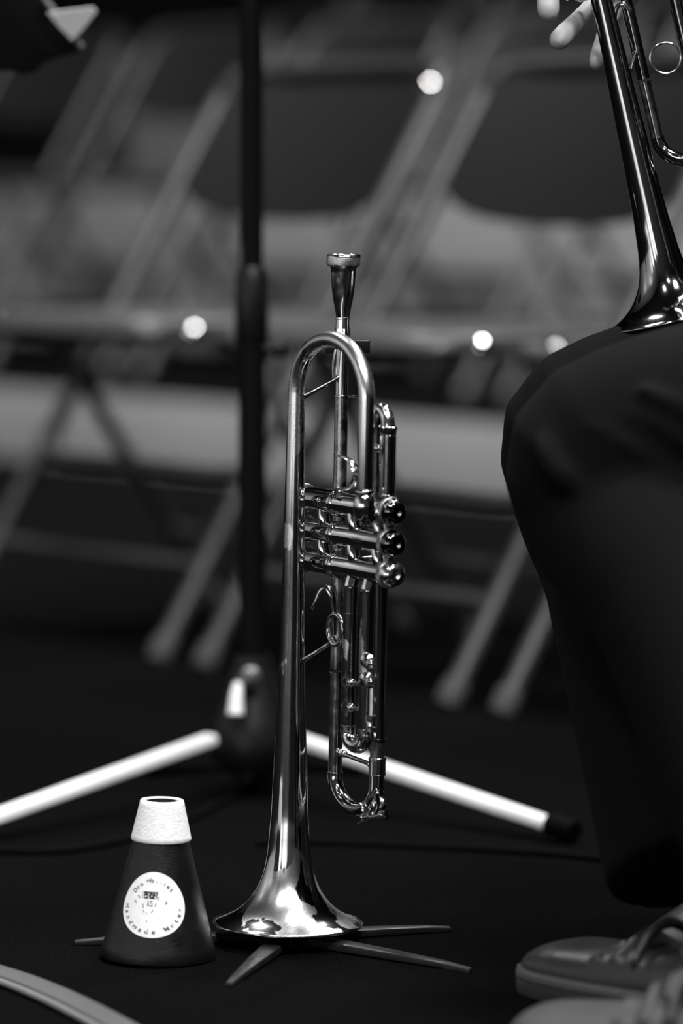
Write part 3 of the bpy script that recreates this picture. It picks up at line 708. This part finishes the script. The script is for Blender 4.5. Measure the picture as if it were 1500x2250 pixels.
def strip(p, q, w):
    (x0, y0), (x1, y1) = p, q; dx, dy = x1-x0, y1-y0; L = math.hypot(dx, dy); nx, ny = -dy/L*w/2, dx/L*w/2; out = []
    for i in range(7):
        t = i/6; out.append((lab((x0+dx*t+nx)*u, (y0+dy*t+ny)*u, .0006), lab((x0+dx*t-nx)*u, (y0+dy*t-ny)*u, .0006)))
    return out
b = MB()
def addstrip(p, q, w):
    s_ = strip(p, q, w); b.add([v for pr_ in s_ for v in pr_], [(2*i, 2*i+1, 2*i+3, 2*i+2) for i in range(6)])
for k in range(8): addstrip((-31+k*.35, 42-k*2.9), (15-k*.35, 41-k*2.9), 3.2)
addstrip((-35, 42), (-32, 18), 1.8); addstrip((20, 28), (15, 15), 2); addstrip((-30, 3), (-27, -12), 2); addstrip((11, 6), (7, -6), 2); addstrip((-26, -18), (-23, -27), 2); addstrip((3, -13), (-2, -27), 2); addstrip((-16, -26), (-10, -30), 4)
o = b.build('emblem', inkm, lb)

# ------------------------------------------------------------------ cable, shadow line and platform trim
def cable(pts, r, label):
    P_ = [flo(x, y, r) for x, y in pts]
    b = MB(); b.tube(P_, r, 12, sm=6); return tag(b.build('cable_and_shadow_line', RUBBER, None), label, 'cable')
cable([(-200, 1850), (0, 1868), (150, 1867), (300, 1838), (430, 1792), (520, 1742), (600, 1706), (690, 1650), (760, 1600)], .0035, 'thin black cable crossing the floor behind the cone mute')
cable([(560, 1852), (700, 1850), (900, 1858), (1100, 1868), (1300, 1885), (1700, 1940)], .0032, 'thin dark line standing for a shadow on the floor behind the upright trumpet')  # dark tube standing in for a shadow line on the floor
TRM = mat('trim_metal', .10, .45, .2, bump=.2, bscale=200)
TRB = mat('trim_edge', .25, .4, .3, bump=.6, bscale=300)
pts = [(-500, 2020), (-250, 2066), (0, 2140), (90, 2172), (170, 2208), (250, 2250), (330, 2300), (420, 2365), (520, 2450)]
C_ = [flo(x, y, .004) for x, y in pts]
b = MB(); sp_, _ = smooth(C_, [0]*len(C_), 6); rings = []
for i, p in enumerate(sp_):
    t = (sp_[min(i+1, len(sp_)-1)] - sp_[max(i-1, 0)]).normalized(); s_ = Vector((t.y, -t.x, 0))
    w = .013
    rings.append([p - s_*w + Vector((0, 0, -.004)), p - s_*w*.8 + Vector((0, 0, .0035)), p + s_*w*.7 + Vector((0, 0, .0045)), p + s_*w*.9 + Vector((0, 0, .003)), p + s_*w + Vector((0, 0, -.004))])
b.ring(rings); struct('trim_1', b, TRM)
b = MB(); rings = []
for i, p in enumerate(sp_):
    t = (sp_[min(i+1, len(sp_)-1)] - sp_[max(i-1, 0)]).normalized(); s_ = Vector((t.y, -t.x, 0)); p2 = p + s_*.0155
    rings.append([p2 + s_*(.0028*math.cos(a)) + Vector((0, 0, .0028*math.sin(a))) for a in [2*PI*j/10 for j in range(10)]])
b.ring(rings); struct('trim_2', b, TRB)

# ------------------------------------------------------------------ the seated player
pel = Vector((.70, 3.22, 0))
per = thing('person', 'seated person in dark trousers and leather boots holding the darker trumpet', 'person', pel)
kF = at(1307, 928, 3.32); kN = at(1337, 968, 3.10)
hipF = Vector((.70, 3.33, .50)); hipN = Vector((.70, 3.13, .50))
anF = Vector((.305, 3.075, .10)); anN = Vector((.36, 2.84, .10))
def V(*a): return Vector(a)
# body: one continuous mesh (legs, trunk, arms, hands, neck, head)
B = MB()
def limb(pts, rs, flat=1., seg=18, sm=4, up=None): B.tube(pts, rs, seg, flat=flat, sm=sm, up=up)
for hip, kn, an in ((hipF, kF, anF), (hipN, kN, anN)):
    kc = kn + V(.03, 0, -.012)
    limb([hip, hip.lerp(kc, .5), kc, kc.lerp(an, .35), an], [.072, .062, .044, .044, .030])
limb([anF + V(0, 0, .02), anF + V(0, 0, -.03), anF + V(-.06, .06, -.072)], [.034, .034, .016])
limb([anN + V(0, 0, .02), anN + V(0, 0, -.03), anN + V(-.06, .03, -.072)], [.034, .034, .016])
limb([V(.72, 3.23, .48), V(.73, 3.23, .60), V(.71, 3.23, .78), V(.69, 3.23, .95), V(.70, 3.23, 1.03)], [.15, .14, .135, .15, .10], up=(0, 1, 0), flat=1.15)
limb([V(.70, 3.23, 1.0), V(.685, 3.23, 1.10), V(.66, 3.23, 1.18)], [.055, .052, .05])
# head (looking towards -x)
hc = V(.645, 3.23, 1.245)
B.ball(hc + V(.012, 0, .025), .095, (1.03, .80, 1.05), 24); B.ball(hc + V(-.028, 0, -.045), .062, (1, .85, 1.0), 20)
limb([hc + V(-.082, 0, .02), hc + V(-.105, 0, -.012), hc + V(-.085, 0, -.022)], [.008, .013, .009])
for s in (-1, 1):
    B.ball(hc + V(.012, s*.078, -.005), .024, (.7, .35, 1.1), 14); B.ball(hc + V(-.075, s*.030, .018), .014, (1, 1, .8), 12)
limb([hc + V(-.088, -.022, -.055), hc + V(-.094, 0, -.056), hc + V(-.088, .022, -.055)], [.006, .009, .006])
def hand(palm, wrist, elbow, shoulder, fingers, thumb):
    limb([shoulder, shoulder.lerp(elbow, .5), elbow, elbow.lerp(wrist, .45), wrist], [.058, .050, .042, .040, .026])
    limb([wrist, wrist.lerp(palm, .55), palm], [.026, .033, .034], flat=.6)
    for f, r in fingers:
        B.ball(f[-1], r[-1]*1.0, seg=16); limb([palm.lerp(f[0], .35)] + f, [r[0]*1.15] + r, seg=14, sm=5)
    limb([wrist.lerp(palm, .35)] + thumb[0], [.016] + thumb[1], seg=14, sm=5)
YB = 3.36
pR = at(1420, -70, YB+.075); wR = at(1530, -90, YB+.14)
A2 = lambda px, row, dy: at(px, row, YB+dy)
fR_ = [
 ([A2(1345, -190, .07), A2(1262, -205, .055), A2(1215, -150, .02), A2(1206, -100, -.015)], [.0105, .010, .0095, .0088]),
 ([A2(1340, -125, .07), A2(1250, -130, .05), A2(1208, -60, .005), A2(1204, 12, -.028), A2(1205, 24, -.032)], [.0105, .010, .0098, .0100, .0096]),
 ([A2(1385, -60, .08), A2(1345, -45, .065), A2(1288, 22, .030), A2(1240, 74, -.010), A2(1228, 88, -.016)], [.010, .0088, .0070, .0092, .0094]),
 ([A2(1375, 0, .075), A2(1345, 30, .06), A2(1325, 85, .03), A2(1314, 125, .0), A2(1311, 136, -.006)], [.009, .008, .0072, .0078, .0076]),
]
hand(pR, wR, V(.66, 3.58, .86), V(.70, 3.42, 1.0), fR_, ([A2(1400, -140, .02), A2(1350, -170, .0)], [.0115, .0095]))
pL = V(.56, 3.02, .72)
fL_ = [([pL + V(-.03, -.02+.012*i, .028-.02*i), pL + V(-.065, .0+.012*i, .02-.02*i), pL + V(-.06, .03+.005*i, .012-.02*i)], [.010, .0092, .0085]) for i in range(4)]
hand(pL, V(.62, 3.0, .70), V(.78, 2.95, .74), V(.71, 3.04, 1.0), fL_, ([pL + V(-.01, .03, .04), pL + V(-.03, .05, .05)], [.0115, .0095]))
body = remesh(B, .0034, 'body', SKIN, per, smooth_it=4)
# trousers: two wide legs and a seat in one garment
B = MB()
def fold_leg(hip, kn, hem, rh, rk, rs_, rhem, ph):
    limb([hip, hip.lerp(kn, .5) + V(0, 0, .004), kn + V(.015, 0, .002), kn + V(.004, 0, -.05), kn.lerp(hem, .35), kn.lerp(hem, .7), hem], [rh, (rh+rk)/2+.004, rk, rk*1.02, rs_*1.03, rs_*1.07, rhem], seg=40, sm=6)
hemF = V(.285, 3.10, at(1400, 1900, 3.12).z); hemN = V(.345, 2.86, .10)
fold_leg(hipF, kF, hemF, .095, .073, .071, .079, 0)
fold_leg(hipN, kN, hemN, .098, .073, .066, .070, 1)
# knee caps push the cloth out
B.ball(kF + V(.002, 0, -.01), .0745, (1, .95, 1.05), 28); B.ball(kN + V(.002, 0, -.01), .0745, (1, .95, 1.05), 28)
# ridges of cloth fanning from the back of the knee
def ridge(pts, rs): B.tube(pts, rs, 12, sm=6)
yN = 3.10
g = lambda px, row, dy: at(px, row, yN + dy)
ridge([g(1192, 950, -.045), g(1195, 990, -.058), g(1225, 1040, -.064), g(1290, 1075, -.062), g(1380, 1100, -.058), g(1500, 1145, -.05), g(1640, 1190, -.03)], [.004, .008, .011, .011, .010, .011, .010])
ridge([g(1290, 930, -.068), g(1370, 975, -.070), g(1440, 1020, -.066), g(1510, 1060, -.06), g(1640, 1120, -.05)], [.002, .007, .010, .011, .010])
ridge([g(1400, 850, -.068), g(1460, 880, -.070), g(1540, 915, -.070), g(1700, 970, -.06)], [.003, .008, .010, .010])
ridge([g(1380, 905, -.070), g(1440, 930, -.072), g(1520, 975, -.070), g(1650, 1030, -.06)], [.002, .006, .009, .009])
ridge([g(1330, 1010, -.066), g(1370, 1060, -.062), g(1430, 1085, -.058), g(1520, 1120, -.05)], [.002, .006, .007, .007])
limb([V(.72, 3.23, .47), V(.73, 3.23, .60), V(.72, 3.23, .66)], [.158, .150, .146], up=(0, 1, 0), flat=1.15, seg=30)
remesh(B, .0045, 'trousers', TROUS, per, smooth_it=9)
# jacket with sleeves
B = MB()
limb([V(.725, 3.23, .60), V(.72, 3.23, .72), V(.70, 3.23, .90), V(.70, 3.23, 1.0), V(.70, 3.23, 1.04)], [.160, .152, .150, .150, .085], up=(0, 1, 0), flat=1.17, seg=30)
limb([V(.70, 3.40, 1.0), V(.68, 3.50, .93), V(.66, 3.58, .86), V(.66, 3.58, .86).lerp(wR, .5), wR + (V(.66, 3.58, .86)-wR)*.08], [.068, .060, .054, .048, .038], seg=24)
limb([V(.71, 3.06, 1.0), V(.75, 3.0, .87), V(.78, 2.95, .74), V(.70, 2.98, .715), V(.635, 3.0, .70)], [.068, .060, .054, .048, .038], seg=24)
remesh(B, .0065, 'jacket', JACK, per, smooth_it=3)
B = MB(); B.ball(hc + V(.028, 0, .045), .098, (1.0, .84, 1.0), 24); B.ball(hc + V(.05, 0, -.01), .075, (.8, 1.0, 1.1), 20)
remesh(B, .005, 'hair', HAIR, per, smooth_it=3)
# boots
def boot(toe, heel, m, lab_, lace=False, shaft=None, tw=1.):
    toe = Vector((toe.x, toe.y, 0)); heel = Vector((heel.x, heel.y, 0)); d = heel-toe; L = d.length; t = d/L; sd = V(-t.y, t.x, 0)
    Bt = MB(); secs = [(.012, .022, .030, .010), (.03, .034, .042, .0), (.07, .043, .052, 0), (.12, .0465, .058, 0), (.17, .0475, .060, 0), (.22, .0475, .061, 0), (.32, .0465, .064, 0), (.42, .043, .074, 0), (.52, .039, .078, 0), (.62, .036, .090, 0), (.72, .036, .104, 0), (.84, .037, .112, 0), (.94, .034, .110, 0), (1.0, .024, .100, 0)]
    rings = []
    zb = .020; hs = .56
    for s_, w, h, up in secs:
        p = toe + t*(s_*L); ring_ = []
        for j in range(28):
            a = 2*PI*j/28; ca, sa = math.cos(a), math.sin(a)
            e = .8 if sa > 0 else .35
            x = w*tw*(abs(ca)**.8)*(1 if ca > 0 else -1)
            z = (h-zb)*hs*(sa**e) if sa > 0 else -(.006)*(abs(sa)**.35)
            ring_.append(p + sd*x + V(0, 0, zb + z*(.98 if s_ > .02 else .55)))
        rings.append(ring_)
    Bt.ring(rings)
    sh = toe + t*(.74*L)
    q = shaft or (sh + V(0, 0, .20))
    Bt.tube([sh + V(0, 0, .05), sh + V(0, 0, .085), sh.lerp(Vector((q.x, q.y, 0)), .6) + V(0, 0, .15), q], [.045, .043, .045, .047], 24, sm=4)
    # creases over the vamp
    for s_ in (.33, .40, .47):
        p = toe + t*(s_*L); hh = .047 + (s_-.32)*.16
        Bt.tube([p + sd*-.040 + V(0, 0, .040), p + sd*-.022 + V(0, 0, hh-.012), p + V(0, 0, hh-.0035), p + sd*.022 + V(0, 0, hh-.012), p + sd*.040 + V(0, 0, .040)], [.003, .005, .0055, .005, .003], 10, sm=4)
    o = remesh(Bt, .003, 'boot', m, per, lab_, smooth_it=5)
    # welt + sole outlines
    def outl(k, z):
        pts_ = []
        half = [(0, 0), (.004, .018), (.02, .033), (.06, .0455), (.13, .052), (.22, .054), (.34, .053), (.46, .047), (.58, .040), (.70, .040), (.85, .043), (.95, .041), (.995, .028), (1.01, 0)]
        for s_, w in half: pts_.append(toe + t*((s_ - (.006*k if s_ < .1 else 0))*L) + sd*(w*k*tw) + V(0, 0, z))
        for s_, w in reversed(half[1:-1]): pts_.append(toe + t*((s_ - (.006*k if s_ < .1 else 0))*L) - sd*(w*k*tw) + V(0, 0, z))
        return pts_
    Bs = MB(); Bs.ring([outl(.97, .0005), outl(.99, .004), outl(.99, .0125), outl(.97, .0135)]); Bs.build('sole', SOLEM, o)
    Bs = MB(); Bs.ring([outl(.96, .0135), outl(1.0, .0145), outl(1.0, .0185), outl(.97, .0205)]); Bs.build('welt', mat('welt', .07, .5), o)
    if lace:
        Bl = MB()
        for k, s_ in enumerate((.40, .45, .50, .55, .60)):
            p = toe + t*(s_*L); hh = .053 + (s_-.4)*.15
            Bl.tube([p + sd*-.024 + V(0, 0, hh-.004), p + V(0, 0, hh+.007), p + t*.012 + sd*.024 + V(0, 0, hh-.002)], .0022, 8, sm=4)
        Bl.tube([toe + t*(.5*L) + V(0, 0, .076), toe + t*(.45*L) + sd*.03 + V(0, 0, .08), toe + t*(.52*L) + sd*.045 + V(0, 0, .06)], .0022, 8, sm=5)
        Bl.build('laces', mat('laces', .035, .7), o)
    return o
toeF = flo(1190, 2160); hF = toeF + V(.195, -.205, 0)
boot(toeF, hF, BOOTM, 'dark polished leather boot', shaft=V(.315, 3.09, .17))
toeN = flo(1120, 2320); hN = toeN + V(.26, -.085, 0)
boot(toeN, hN, BOOTL, 'pale suede boot nearest the lens', lace=True, shaft=V(toeN.x+.22, toeN.y-.06, .2))
# the player's own chair, just outside the frame
c = copy_tree(cA); c.location = (.76, 3.23, 0); c.rotation_euler = (0, 0, math.radians(-90)); c['group'] = 'folding chairs in use'
c['label'] = 'folding chair the seated player sits on, beyond the right edge'
for o in list(bpy.data.objects):
    if '_local' in o: del o['_local']
